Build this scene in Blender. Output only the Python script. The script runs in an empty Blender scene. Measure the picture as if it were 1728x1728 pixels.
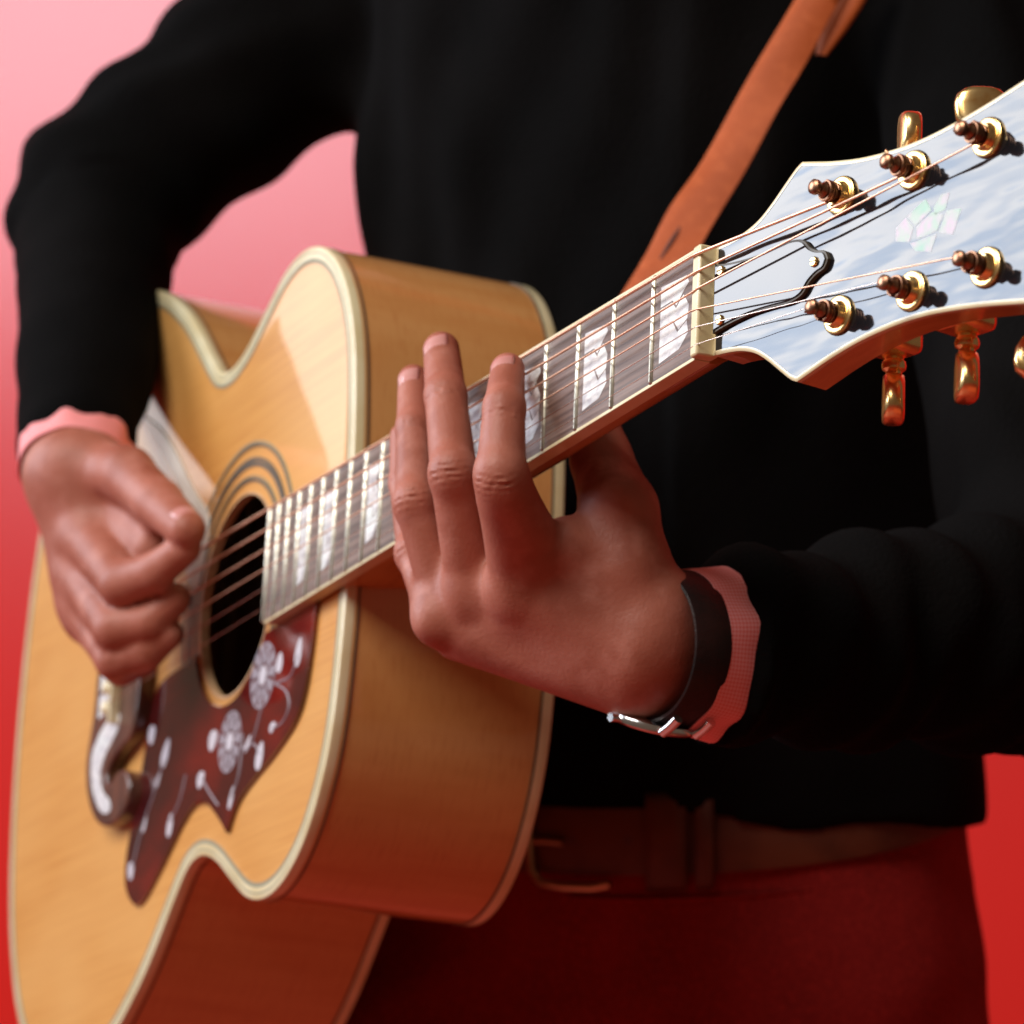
import bpy, bmesh, math, random
import numpy as np
from mathutils import Matrix, Vector
random.seed(3); np.random.seed(3)
scene = bpy.context.scene
C = scene.collection
# ------------------------------------------------------------------ camera, light, exposure
H = 1.2
cam_d = bpy.data.cameras.new('camera'); cam = bpy.data.objects.new('camera', cam_d); C.objects.link(cam)
cam.location = (0, 0, H); cam.rotation_euler = (math.radians(90), 0, 0)
cam_d.sensor_width = 36; cam_d.lens = 140.67; cam_d.clip_end = 100; cam_d.clip_start = .05
cam_d.dof.use_dof = True; cam_d.dof.focus_distance = 1.50; cam_d.dof.aperture_fstop = 13.5
scene.camera = cam
scene.view_settings.view_transform = 'Standard'; scene.view_settings.look = 'None'
scene.view_settings.exposure = 0.0; scene.view_settings.gamma = 1
world = bpy.data.worlds.new('World'); scene.world = world; world.use_nodes = True
bg = world.node_tree.nodes['Background']; bg.inputs[0].default_value = (1.0, .66, .46, 1); bg.inputs[1].default_value = .11
def area(name, loc, aim, sx, sy, power, col, spread=180):
    l = bpy.data.lights.new(name, 'AREA'); l.shape = 'RECTANGLE'; l.size = sx; l.size_y = sy; l.energy = power; l.color = col
    l.spread = math.radians(spread)
    o = bpy.data.objects.new(name, l); C.objects.link(o); o.location = loc
    o.rotation_euler = (Vector(aim) - Vector(loc)).to_track_quat('-Z', 'Y').to_euler(); return o
win = area('window_light', (-3.4, 2.45, 2.65), (.05, 1.7, 1.2), 2.2, 2.2, 165, (.91, .93, 1.0))
win.data.use_nodes = True; wn = win.data.node_tree; em = wn.nodes['Emission']          # clouded sky seen through the window
ge = wn.nodes.new('ShaderNodeNewGeometry'); nz = wn.nodes.new('ShaderNodeTexNoise'); nz.inputs['Scale'].default_value = 2.6; nz.inputs['Detail'].default_value = 1.5
rp = wn.nodes.new('ShaderNodeValToRGB'); rp.color_ramp.elements[0].position = .36; rp.color_ramp.elements[0].color = (.66, .76, .88, 1); rp.color_ramp.elements[1].position = .62; rp.color_ramp.elements[1].color = (1.0, 1.0, .98, 1)
wn.links.new(ge.outputs['Position'], nz.inputs['Vector']); wn.links.new(nz.outputs[0], rp.inputs[0]); wn.links.new(rp.outputs[0], em.inputs[0])
area('front_fill_light', (-1.5, .35, 3.4), (.05, 1.8, 1.15), 1.5, 1.3, 84, (1.0, .93, .86))  # fill lamp added to lift the camera-facing sides; no real window
area('streak_light', (-2.35, 4.15, 1.98), (-.1, 2.0, 1.2), 0.8, .9, 4.6, (1.0, .97, .93))  # extra unseen lamp, placed so the upper bout reflects a pale streak
area('floor_bounce_fill', (.6, 1.0, .08), (.1, 2.0, 1.1), 1.6, 1.2, 1.1, (1.0, .22, .08))  # red lamp added to stand in for light bounced off the floor

# ------------------------------------------------------------------ frames of reference (the guitar's pose was solved from its known scale length)
GR = np.array([[0.4150257984621102, 0.043274403640940026, -0.9087799032767016],
               [-0.2321545223016956, -0.9607651987250452, -0.15177124461182367],
               [-0.8796919144706069, 0.2739663463012775, -0.3886959952295277]])
GT = np.array([68.8408304839983, -77.83595599788065, 1493.809036151734])
FPX = 6752.2356
def c2w(P):      # right/down/away millimetres to world metres
    P = np.atleast_2d(np.asarray(P, float)); return np.c_[P[:, 0]/1000, P[:, 2]/1000, H - P[:, 1]/1000]
def g2c(P): return np.atleast_2d(np.asarray(P, float)) @ GR.T + GT
def K(px, py, d): return np.array([(px-864)*d/FPX, (py-864)*d/FPX, d])
def Gz(px, py, z):
    d = GR.T @ np.array([(px-864)/FPX, (py-864)/FPX, 1.]); o = -GR.T @ GT
    return g2c(o + (z-o[2])/d[2]*d)[0]
A3 = np.array([[1, 0, 0], [0, 0, 1], [0, -1, 0]], float)
MG = Matrix(((A3 @ GR)).tolist()).to_4x4(); MG.translation = Vector(c2w(GT)[0])

# ------------------------------------------------------------------ materials
def nd(nt, t, **kw):
    n = nt.nodes.new(t)
    for k, v in kw.items():
        if k in n.inputs: n.inputs[k].default_value = v
        else: setattr(n, k, v)
    return n
def mat(name, col, rough=.5, metal=0., coat=0., ior=1.5, sss=0., sheen=0., var=None, bump=None, rvar=0, coat_rough=.04, spec=.5):
    """var = (second colour, noise scale, (stretch x,y,z), detail, contrast)   bump = (scale, strength, (stretch))"""
    m = bpy.data.materials.new(name); m.use_nodes = True; nt = m.node_tree; b = nt.nodes['Principled BSDF']
    b.inputs['Base Color'].default_value = (*col, 1); b.inputs['Roughness'].default_value = rough; b.inputs['Metallic'].default_value = metal
    b.inputs['Coat Weight'].default_value = coat; b.inputs['Coat Roughness'].default_value = coat_rough; b.inputs['IOR'].default_value = ior
    b.inputs['Specular IOR Level'].default_value = spec
    if sheen: b.inputs['Sheen Weight'].default_value = sheen; b.inputs['Sheen Roughness'].default_value = .5
    if sss:
        b.inputs['Subsurface Weight'].default_value = sss; b.inputs['Subsurface Radius'].default_value = (.006, .002, .001); b.inputs['Subsurface Scale'].default_value = 1
    tc = nd(nt, 'ShaderNodeTexCoord')
    def noise(scale, st, det=4, rough_=.55):
        mp = nd(nt, 'ShaderNodeMapping'); mp.inputs['Scale'].default_value = st
        nt.links.new(tc.outputs['Object'], mp.inputs[0])
        n = nd(nt, 'ShaderNodeTexNoise'); n.inputs['Scale'].default_value = scale; n.inputs['Detail'].default_value = det; n.inputs['Roughness'].default_value = rough_
        nt.links.new(mp.outputs[0], n.inputs['Vector']); return n
    if var:
        last = None
        for (c2, sc, st, det, lo, hi) in (var if isinstance(var, list) else [var]):
            n = noise(sc, st, det); r = nd(nt, 'ShaderNodeMapRange'); r.inputs[1].default_value = lo; r.inputs[2].default_value = hi
            nt.links.new(n.outputs[0], r.inputs[0])
            mx = nd(nt, 'ShaderNodeMix', data_type='RGBA'); nt.links.new(r.outputs[0], mx.inputs[0])
            if last is None: mx.inputs[6].default_value = (*col, 1)
            else: nt.links.new(last, mx.inputs[6])
            mx.inputs[7].default_value = (*c2, 1); last = mx.outputs[2]
        nt.links.new(last, b.inputs['Base Color'])
    if bump:
        n = noise(bump[0], bump[2] if len(bump) > 2 else (1, 1, 1), bump[3] if len(bump) > 3 else 3)
        bp = nd(nt, 'ShaderNodeBump'); bp.inputs['Strength'].default_value = bump[1]; bp.inputs['Distance'].default_value = bump[4] if len(bump) > 4 else .001
        nt.links.new(n.outputs[0], bp.inputs['Height']); nt.links.new(bp.outputs[0], b.inputs['Normal'])
        if coat: nt.links.new(bp.outputs[0], b.inputs['Coat Normal'])
    if rvar:
        n = noise(rvar[0], rvar[3] if len(rvar) > 3 else (1, 1, 1)); r = nd(nt, 'ShaderNodeMapRange'); r.inputs[3].default_value = rvar[1]; r.inputs[4].default_value = rvar[2]; r.inputs[1].default_value = .3; r.inputs[2].default_value = .7
        nt.links.new(n.outputs[0], r.inputs[0]); nt.links.new(r.outputs[0], b.inputs['Roughness'])
    return m
M = {}
M['spruce'] = mat('spruce_top', (.72, .35, .09), .32, coat=.8, var=[((.60, .26, .058), 60, (.25, 14, 1), 3, .36, .66), ((.76, .41, .13), 5, (1, 1.6, 1), 2, .4, .75)])
M['maple'] = mat('maple_wood', (.62, .30, .10), .35, coat=.8, var=[((.55, .235, .065), 30, (3.5, .8, .3), 3, .4, .7), ((.52, .21, .06), 90, (.25, 1, 8), 3, .5, .8)], bump=(3, .12, (1, 1, 1), 1, .01))
M['neck'] = mat('neck_wood', (.54, .25, .08), .35, coat=.8, var=((.44, .18, .055), 90, (.2, 3, 3), 3, .4, .7))
M['cream'] = mat('cream_binding', (.74, .66, .42), .35, coat=.5, var=((.66, .55, .30), 40, (1, 1, 1), 2, .4, .7))
M['purf'] = mat('dark_purfling', (.09, .075, .05), .5)
M['purf2'] = mat('green_grey_line', (.24, .23, .15), .5)
M['rose'] = mat('rosewood_board', (.17, .10, .075), .38, spec=.6, var=[((.075, .042, .034), 130, (.12, 4, 2), 4, .4, .62), ((.25, .17, .14), 60, (.1, 5, 2), 3, .5, .75)], bump=(300, .3, (.1, 3, 1), 2, .0004))
M['bridge'] = mat('bridge_rosewood', (.13, .05, .03), .3, coat=.3, var=((.07, .03, .02), 90, (1, .2, 1), 3, .4, .6))
M['pearl'] = mat('mother_of_pearl', (.76, .76, .75), .28, coat=.2, var=[((.50, .50, .53), 160, (1, 2.2, 1), 3, .42, .62), ((.72, .80, .78), 60, (1, 1, 1), 2, .5, .7)])
M['abalone'] = mat('crown_pearl', (.36, .46, .37), .25, ior=1.4, var=[((.50, .38, .46), 90, (1.3, 1, 1), 3, .4, .6), ((.20, .46, .30), 60, (1, 1.5, 1), 2, .48, .7)])
M['fret'] = mat('nickel_fret', (.52, .49, .40), .36, metal=1.)
M['black'] = mat('black_lacquer', (.010, .010, .012), .06, ior=1.62, bump=(26, .6, (.35, 1.2, 1), 3, .0024))
M['blackcover'] = mat('black_cover', (.012, .012, .014), .06, ior=1.60, bump=(30, .12, (1, 1, 1), 1, .001))
M['gold'] = mat('gold_plate', (1.0, .74, .34), .26, metal=1., var=((.85, .52, .18), 200, (1, 1, 1), 2, .45, .7))
M['bronze'] = mat('bronze_post', (.36, .19, .11), .34, metal=1., var=((.22, .11, .07), 500, (1, 1, 1), 2, .4, .7))
M['wound'] = mat('wound_bronze_string', (.95, .60, .40), .34, metal=.8, bump=(2500, .4, (1, .05, .05), 1, .0003))
M['steel'] = mat('steel_string', (.80, .68, .58), .25, metal=1.)
M['guard'] = mat('tortoiseshell_guard', (.075, .006, .006), .12, coat=1, var=[((.16, .008, .006), 22, (1, 1.6, 1), 3, .42, .66), ((.03, .004, .006), 14, (1, 1, 1), 3, .5, .7)])
M['engr'] = mat('flower_engraving', (.52, .50, .54), .4)
M['engr2'] = mat('grey_petal', (.27, .24, .27), .4)
M['lightwood'] = mat('bare_wood_edge', (.62, .40, .22), .6, var=((.5, .3, .15), 200, (1, 1, .2), 2, .4, .7))
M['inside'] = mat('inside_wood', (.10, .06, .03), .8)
M['skin'] = mat('brown_skin', (.39, .130, .085), .50, sss=.10, spec=.36, var=[((.29, .082, .048), 26, (1, 1, 1), 3, .42, .68), ((.45, .175, .125), 70, (1, 1, 1), 3, .5, .75)], bump=(620, .26, (1, 1, 1), 4, .0008))
M['nail'] = mat('fingernail', (.56, .235, .21), .3, coat=.3, var=((.62, .31, .28), 90, (1, 1, 1), 2, .4, .7))
M['sweater'] = mat('black_knit', (.0028, .0026, .0026), .95, sheen=0, spec=.04, var=((.0050, .0045, .0045), 9, (1, 1, 1), 3, .4, .7), bump=(420, .5, (1, 1, 1), 3, .0015))
M['trouser'] = mat('dark_red_denim', (.23, .008, .007), .85, sheen=0, spec=.15, var=[((.13, .006, .005), 8, (1, 1, .5), 4, .4, .65), ((.28, .014, .011), 500, (1, 1, 1), 2, .45, .7)], bump=(900, .3, (1, 1, 1), 2, .0008))
M['belt'] = mat('brown_belt_leather', (.11, .03, .012), .55, spec=.3, var=((.07, .018, .008), 30, (1, 1, 1), 3, .4, .65), bump=(300, .3))
M['strap'] = mat('tan_leather', (.42, .085, .018), .55, spec=.2, var=[((.36, .068, .013), 12, (1, 1, 1), 3, .4, .7), ((.46, .10, .024), 160, (1, 1, 1), 3, .5, .75)], bump=(700, .3))
M['strapdark'] = mat('slit_leather_edge', (.08, .02, .012), .7)
M['watch'] = mat('black_watch_leather', (.012, .008, .009), .45, spec=.3, var=((.03, .012, .012), 60, (1, 1, 1), 2, .4, .7), bump=(400, .3))
M['chrome'] = mat('watch_steel', (.78, .80, .82), .18, metal=1.)
M['brass'] = mat('brass_buckle', (.52, .30, .16), .35, metal=1.)
M['pale'] = mat('pale_offwhite', (.74, .73, .66), .28, coat=.5, var=((.62, .60, .52), 40, (1, 1, 1), 2, .4, .7))  # off-white of the strip on the top, material unknown
# shirt cloth: fine pink gingham
def gingham():
    m = bpy.data.materials.new('pink_gingham'); m.use_nodes = True; nt = m.node_tree; b = nt.nodes['Principled BSDF']
    b.inputs['Roughness'].default_value = .8
    uv = nd(nt, 'ShaderNodeUVMap'); sp = nd(nt, 'ShaderNodeSeparateXYZ'); nt.links.new(uv.outputs[0], sp.inputs[0])
    outs = []
    for k in (0, 1):
        mu = nd(nt, 'ShaderNodeMath', operation='MULTIPLY'); mu.inputs[1].default_value = 2*math.pi/.0017; nt.links.new(sp.outputs[k], mu.inputs[0])
        s = nd(nt, 'ShaderNodeMath', operation='SINE'); nt.links.new(mu.outputs[0], s.inputs[0])
        r = nd(nt, 'ShaderNodeMapRange'); r.inputs[1].default_value = -.3; r.inputs[2].default_value = .3; nt.links.new(s.outputs[0], r.inputs[0]); outs.append(r.outputs[0])
    ad = nd(nt, 'ShaderNodeMath', operation='ADD'); nt.links.new(outs[0], ad.inputs[0]); nt.links.new(outs[1], ad.inputs[1])
    dv = nd(nt, 'ShaderNodeMath', operation='MULTIPLY'); dv.inputs[1].default_value = .5; nt.links.new(ad.outputs[0], dv.inputs[0])
    mx = nd(nt, 'ShaderNodeMix', data_type='RGBA'); mx.inputs[6].default_value = (.84, .19, .19, 1); mx.inputs[7].default_value = (.92, .42, .43, 1)
    nt.links.new(dv.outputs[0], mx.inputs[0]); nt.links.new(mx.outputs[2], b.inputs['Base Color']); return m
M['shirt'] = gingham()
M['wall'] = mat('red_glossy_wall', (.62, .010, .005), .28, ior=1.65, var=((.57, .009, .005), 1.2, (1, 1, 1), 3, .4, .7), bump=(900, .12, (1, 1, 1), 2, .0005))
M['floor'] = mat('red_floor', (.36, .04, .02), .5, var=((.30, .03, .015), 3, (1, 1, 1), 3, .4, .7))

# ------------------------------------------------------------------ mesh helpers
def link(name, me, m, parent=None, mw=None):
    o = bpy.data.objects.new(name, me); C.objects.link(o)
    if m is not None and not me.materials:
        for q in (m if isinstance(m, list) else [m]): me.materials.append(q)
    if parent is not None: o.parent = parent
    if mw is not None: o.matrix_basis = mw
    return o
def make(name, V, F, m, parent=None, smooth=True, sc=.001, mw=None, angle=None, fm=None):
    me = bpy.data.meshes.new(name); me.from_pydata((np.asarray(V, float)*sc).tolist(), [], [tuple(int(i) for i in f) for f in F]); me.update()
    bm = bmesh.new(); bm.from_mesh(me); bmesh.ops.recalc_face_normals(bm, faces=bm.faces); bm.to_mesh(me); bm.free()
    if smooth: me.polygons.foreach_set('use_smooth', [True]*len(me.polygons))
    if fm is not None: me.polygons.foreach_set('material_index', fm)
    if smooth and angle: me.set_sharp_from_angle(angle=math.radians(angle))
    return link(name, me, m, parent, mw)
def mesh_np(name, V, Q, m, parent=None, off=(0, 0, 0)):
    V = np.asarray(V, np.float32) - np.asarray(off, np.float32)
    me = bpy.data.meshes.new(name); me.vertices.add(len(V)); me.vertices.foreach_set('co', V.ravel())
    me.loops.add(Q.size); me.loops.foreach_set('vertex_index', Q.ravel().astype(np.int32))
    me.polygons.add(len(Q)); me.polygons.foreach_set('loop_start', np.arange(0, Q.size, 4, dtype=np.int32))
    me.polygons.foreach_set('use_smooth', np.ones(len(Q), bool)); me.update(calc_edges=True); me.validate()
    return link(name, me, m, parent)
def prism(name, poly, z0, z1, m, parent=None, bev=.3, mw=None, zf=None, smooth=True):
    n = len(poly); V = [(x, y, (z0 if zf is None else z0+zf(x, y))) for x, y in poly] + [(x, y, (z1 if zf is None else z1+zf(x, y))) for x, y in poly]
    F = [list(range(n))[::-1], list(range(n, 2*n))] + [(i, (i+1) % n, n+(i+1) % n, n+i) for i in range(n)]
    o = make(name, V, F, m, parent, smooth, mw=mw, angle=35)
    if bev:
        b = o.modifiers.new('bevel', 'BEVEL'); b.width = bev*.001; b.segments = 2; b.limit_method = 'ANGLE'; b.angle_limit = math.radians(50)
    return o
def loft(name, rings, m, parent=None, closed=True, cap=True, mw=None, angle=40, sc=.001, fm=None, loop=False):
    n = len(rings[0]); V = [tuple(p) for r in rings for p in r]; F = []; kk = n if closed else n-1
    R_ = len(rings)
    for j in range(R_ if loop else R_-1):
        j2 = (j+1) % R_
        for i in range(kk): F.append((j*n+i, j*n+(i+1) % n, j2*n+(i+1) % n, j2*n+i))
    if cap and closed and not loop: F += [list(range(n))[::-1], list(range((R_-1)*n, R_*n))]
    return make(name, V, F, m, parent, mw=mw, angle=angle, sc=sc, fm=fm)
def lathe(name, prof, m, parent=None, n=32, axis='z', mw=None, angle=40):
    rings = []
    for r, z in prof:
        a = np.linspace(0, 2*np.pi, n, endpoint=False)
        if axis == 'z': rings.append(np.c_[r*np.cos(a), r*np.sin(a), np.full(n, z)])
        else: rings.append(np.c_[r*np.cos(a), np.full(n, z), r*np.sin(a)])
    return loft(name, rings, m, parent, mw=mw, angle=angle)
def tube_rings(pts, rad, n=10):
    pts = np.asarray(pts, float); T = np.gradient(pts, axis=0); T /= np.linalg.norm(T, axis=1)[:, None]
    up = np.array([0, 0, 1.]) if abs(T[0][2]) < .9 else np.array([0, 1., 0]); rings = []
    rad = np.broadcast_to(rad, len(pts)); a = np.linspace(0, 2*np.pi, n, endpoint=False)
    for p, t, r in zip(pts, T, rad):
        u = up - t*(up@t); u /= np.linalg.norm(u); v = np.cross(t, u); up = u
        rings.append(p + r*(np.cos(a)[:, None]*u + np.sin(a)[:, None]*v))
    return rings
def tube(name, pts, rad, m, parent=None, n=10, mw=None, sc=.001): return loft(name, tube_rings(pts, rad, n), m, parent, mw=mw, sc=sc)
def cr(pts, n=8, closed=False):     # Catmull-Rom
    P = np.asarray(pts, float); out = []; N = len(P)
    for i in range(N if closed else N-1):
        p0, p1, p2, p3 = (P[(i-1) % N], P[i], P[(i+1) % N], P[(i+2) % N]) if closed else (P[max(i-1, 0)], P[i], P[i+1], P[min(i+2, N-1)])
        for k in range(n):
            t = k/n; out.append(.5*((2*p1)+(-p0+p2)*t+(2*p0-5*p1+4*p2-p3)*t*t+(-p0+3*p1-3*p2+p3)*t**3))
    if not closed: out.append(P[-1])
    return np.array(out)

# ------------------------------------------------------------------ the room
def slab(name, pts, m, label):
    o = make(name, pts, [(0, 1, 2, 3)], m, None, False, sc=1); o['kind'] = 'structure'; o['label'] = label; return o
wy = 3.75; ca = math.radians(-31)
wx = lambda s: (s*math.cos(ca), wy + s*math.sin(ca))
a, b = wx(-3.), wx(2.6)
slab('wall', [(a[0], a[1], 0), (b[0], b[1], 0), (b[0], b[1], 4), (a[0], a[1], 4)], M['wall'], 'glossy red wall behind the guitar player')
slab('floor', [(-5, -3, 0), (5, -3, 0), (5, 7, 0), (-5, 7, 0)], M['floor'], 'red floor below the guitar player')

# ------------------------------------------------------------------ the guitar
guitar = bpy.data.objects.new('acoustic_guitar', None); C.objects.link(guitar); guitar.matrix_world = MG; guitar.empty_display_size = .1
guitar['label'] = 'jumbo acoustic guitar with blond top, dark red flowered pickguard and gold tuners'; guitar['category'] = 'guitar'
S = 648.; fr = lambda n: -S*(1-2**(-n/12)); ZT = -8.3
half = [(-361, 0), (-361.3, 30), (-363.5, 60), (-368.5, 90), (-378, 114), (-393, 135), (-411, 149), (-430, 156.3), (-449, 157.5), (-468, 153), (-488, 142.5), (-508, 131), (-524, 125), (-538, 123.4), (-552, 127), (-565, 137), (-580, 150.5), (-600, 168), (-620, 182), (-645, 196), (-675, 207.5), (-705, 213), (-735, 212), (-765, 203), (-792, 186), (-815, 161), (-832, 130), (-843.5, 95), (-850.5, 50), (-853, 0)]
oc = cr(half + [(x, -y) for x, y in half[-2:0:-1]], 6, True)     # outline, closed
def resamp(P, n):
    Q = np.vstack([P, P[:1]]); d = np.r_[0, np.cumsum(np.linalg.norm(np.diff(Q, axis=0), axis=1))]
    s = np.linspace(0, d[-1], n, endpoint=False); return np.c_[np.interp(s, d, Q[:, 0]), np.interp(s, d, Q[:, 1])]
NB = 360; out = resamp(oc, NB)
tg = np.roll(out, -1, 0) - np.roll(out, 1, 0); tg /= np.linalg.norm(tg, axis=1)[:, None]
nrm = np.c_[tg[:, 1], -tg[:, 0]]
if ((out - out.mean(0))*nrm).sum() < 0: nrm = -nrm
HC = np.array([-504., 0.]); HR = 50.3
def ztop(x, y):
    x = np.asarray(x, float); y = np.asarray(y, float)
    return ZT + .8*np.exp(-(((x+650)/120)**2+(y/120)**2))
def depth(x): return 106 + 16*np.clip((-361-np.asarray(x, float))/492, 0, 1)
def off(d): return out + nrm*d
ang = np.arctan2(out[:, 1]-HC[1], out[:, 0]-HC[0])
hole = HC + HR*np.c_[np.cos(ang), np.sin(ang)]
TB = off(-6.5)
rings = []
for s in np.linspace(0, 1, 30)**.9:
    P = hole*(1-s) + TB*s
    edge = np.linalg.norm(P-out, axis=1); roll = -1.1*np.exp(-(edge/16.)**1.2)*1.0
    rings.append(np.c_[P, ztop(P[:, 0], P[:, 1]) + roll + 1.1*np.exp(-(6.5/16.)**1.2)*np.exp(-((1-s)/.05))])
loft('soundboard', rings, M['spruce'], guitar, cap=False)
# body inner shell behind the hole, side, back
bz = lambda P: ZT - depth(P[:, 0])
side = [np.c_[off(-.2), np.full(NB, ZT-6.8)]]
for s in np.linspace(.08, .92, 8): side.append(np.c_[out, (ZT-6.8)*(1-s) + (bz(out)+6)*s])
side.append(np.c_[off(-.2), bz(out)+6])
loft('side', side, M['maple'], guitar, cap=False)
ctr = np.array([-600., 0.])
brings = []
for s in np.linspace(1, .02, 14):
    P = ctr*(1-s)+off(-6)*s; brings.append(np.c_[P, bz(P) - 4*(1-s**2)])
loft('back', brings, M['maple'], guitar, cap=True)
def band(name, prof, m, zfun):      # prof: (outward offset, z relative to zfun)
    return loft(name, [np.c_[off(d), zfun(out)+z] for d, z in prof], m, guitar, cap=False, loop=True, angle=50)
zt_ = lambda P: np.full(len(P), ZT)
band('binding', [(-5.6, -.2), (-5.6, .35), (-.6, .35), (.1, .1), (.35, -.5), (.35, -4.6), (-.4, -4.6), (-.4, -1)], M['cream'], zt_)
band('purfling', [(-7.6, -1), (-7.6, .42), (-5.6, .42), (-5.6, -1)], M['purf2'], zt_)
band('purfling', [(-3.1, -.5), (-3.1, .5), (-2.4, .5), (-2.4, -.5)], M['purf2'], zt_)
band('side_line', [(-.3, -5.9), (.45, -5.9), (.45, -6.9), (-.3, -6.9)], M['purf'], zt_)
band('side_binding', [(-.4, -4.6), (.3, -4.6), (.3, -5.9), (-.4, -5.9)], M['maple'], zt_)
band('back_binding', [(-6, -.2), (-5, -.6), (-.8, -.6), (.1, -.2), (.35, .5), (.35, 5.2), (-.4, 5.2), (-.4, 1)], M['cream'], bz)
band('back_line', [(-.3, 5.2), (.45, 5.2), (.45, 6.2), (-.3, 6.2)], M['purf'], bz)
# sound hole wall and rosette
def ringy(name, r0, r1, z0, z1, m, n=96):
    a = np.linspace(0, 2*np.pi, n, endpoint=False); cs = np.c_[np.cos(a), np.sin(a)]
    return loft(name, [np.c_[HC+r*cs, np.full(n, z)] for r, z in ((r0, z0), (r0, z1), (r1, z1), (r1, z0))], m, guitar, cap=False, loop=True, angle=40)
ringy('hole_edge', HR-.6, HR+.4, ZT-3.6, ZT+.75, M['lightwood'])
for r0, r1 in ((56, 57.4), (58.2, 58.8), (63.6, 65.6), (66.3, 67.9), (73.4, 74.2), (74.9, 75.8)):
    ringy('rosette_ring', r0, r1, ZT-.3, ZT+.85 if r0 < 60 else ZT+.8, M['purf'] if r0 in (56, 63.6, 66.3, 73.4) else M['purf2'])
# inner back of the box seen through the hole
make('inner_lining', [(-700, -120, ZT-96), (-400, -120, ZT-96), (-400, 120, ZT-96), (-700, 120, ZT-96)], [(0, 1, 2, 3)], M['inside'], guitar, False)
# pickguard
pg = [(-393, -27.5), (-396, -48), (-402, -69), (-413, -81), (-437, -91), (-457, -97), (-475, -103), (-485, -109), (-494, -119), (-503, -112), (-514, -105), (-523, -100), (-535, -97), (-546, -98), (-562, -106), (-580, -118), (-600, -130), (-611, -135), (-621, -135), (-632, -129), (-639, -120), (-639, -104), (-629, -79), (-623, -59), (-619, -43), (-614, -31), (-604, -24), (-580, -22), (-558, -23)]
keep = {0, 8}
pgc = []
for i in range(len(pg)-1):
    q = cr([pg[max(i-1, 0)] if i not in (0, 8) else pg[i], pg[i], pg[i+1], pg[i+2] if i+2 < len(pg) and i+1 != 8 else pg[i+1]], 4)[4:8]
    pgc += [tuple(v) for v in q]
pgc.append(pg[-1])
a0 = math.atan2(-23, -558+504)-.04; a1 = math.atan2(-29, 46)
arc = [(HC[0]+54.6*math.cos(t), HC[1]+54.6*math.sin(t)) for t in np.linspace(a0 if a0 < 0 else a0-2*math.pi, a1, 26)]
guard = prism('pickguard', pgc + arc, ZT-.3, ZT+2.3, M['guard'], guitar, .25)
ZG = ZT+2.3
def leaf(name, x, y, l, w, ang_, m, parent, z=ZG+.05, n=14):
    t = np.linspace(0, 2*np.pi, n, endpoint=False); u = l*np.cos(t); v = w*np.sin(t)*(1-.25*np.cos(t)); c, s = math.cos(ang_), math.sin(ang_)
    return prism(name, [(x+c*p-s*q, y+s*p+c*q) for p, q in zip(u, v)], z-.4, z+.12, m, parent, 0)
def flower(x, y, r):
    V = []; F = []; npet = 11
    for k in range(npet):
        an = 2*math.pi*k/npet
        for (rr, w) in ((.34, .05), (.6, .13), (.84, .17), (1., .07)):
            for sg in (-1, 1):
                V.append((x+r*(rr*math.cos(an)-sg*w*math.sin(an)), y+r*(rr*math.sin(an)+sg*w*math.cos(an)), ZG+.16))
        b_ = k*8
        for j in range(3): F.append((b_+2*j, b_+2*j+1, b_+2*j+3, b_+2*j+2))
    o = make('flower', V, F, M['engr2'], guard, False)
    prism('flower_heart', [(x+.30*r*math.cos(t), y+.30*r*math.sin(t)) for t in np.linspace(0, 2*math.pi, 14, endpoint=False)], ZG, ZG+.3, M['engr'], guard, 0)
    a = np.linspace(0, 2*np.pi, 28, endpoint=False)
    for r0, r1 in ((.50, .56), (.93, 1.0)):
        loft('flower_ring', [np.c_[x+rr*r*np.cos(a), y+rr*r*np.sin(a), np.full(28, z)] for rr, z in ((r0, ZG), (r0, ZG+.2), (r1, ZG+.2), (r1, ZG))], M['engr2'], guard, cap=False, loop=True)
flower(-456, -50, 16); flower(-496, -74.5, 15)
for x, y, l, w, an in ((-411, -48, 7, 4, 1.3), (-435, -48, 5, 4, 1.4), (-454, -89, 7, 4.5, 1.2), (-520, -69, 6, 5, .3), (-589, -63, 8, 4.5, 1.0), (-612, -49, 5, 5, .5), (-575, -102, 6, 3.6, 1.3), (-630, -116, 4, 5, .5), (-534, -86, 5, 4, .4), (-489, -103, 6, 2.4, 1.1), (-439, -78, 4, 2.4, .2), (-471, -80, 5, 2, .8), (-598, -75, 5, 2.2, .8), (-614, -95, 4.5, 2, 1.)):
    leaf('bud', x, y, l, w, an, M['engr'], guard)
for v in ([(-440, -57), (-424, -64), (-419, -72), (-426, -78), (-439, -79)], [(-455, -65), (-463, -78), (-471, -83), (-478, -80)], [(-440, -57), (-425, -58), (-417, -56), (-411, -49)], [(-478, -74), (-479, -84), (-481, -94), (-489, -103)], [(-534, -85), (-520, -95), (-506, -104)], [(-588, -67), (-596, -72), (-603, -82), (-613, -92), (-621, -102), (-628, -115)], [(-575, -100), (-563, -92), (-556, -80)], [(-454, -88), (-462, -82), (-470, -82)]):
    c_ = cr(v, 5); tube('vine', np.c_[c_, np.full(len(c_), ZG+.05)], .55, M['engr2'], guard, 6)
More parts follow.
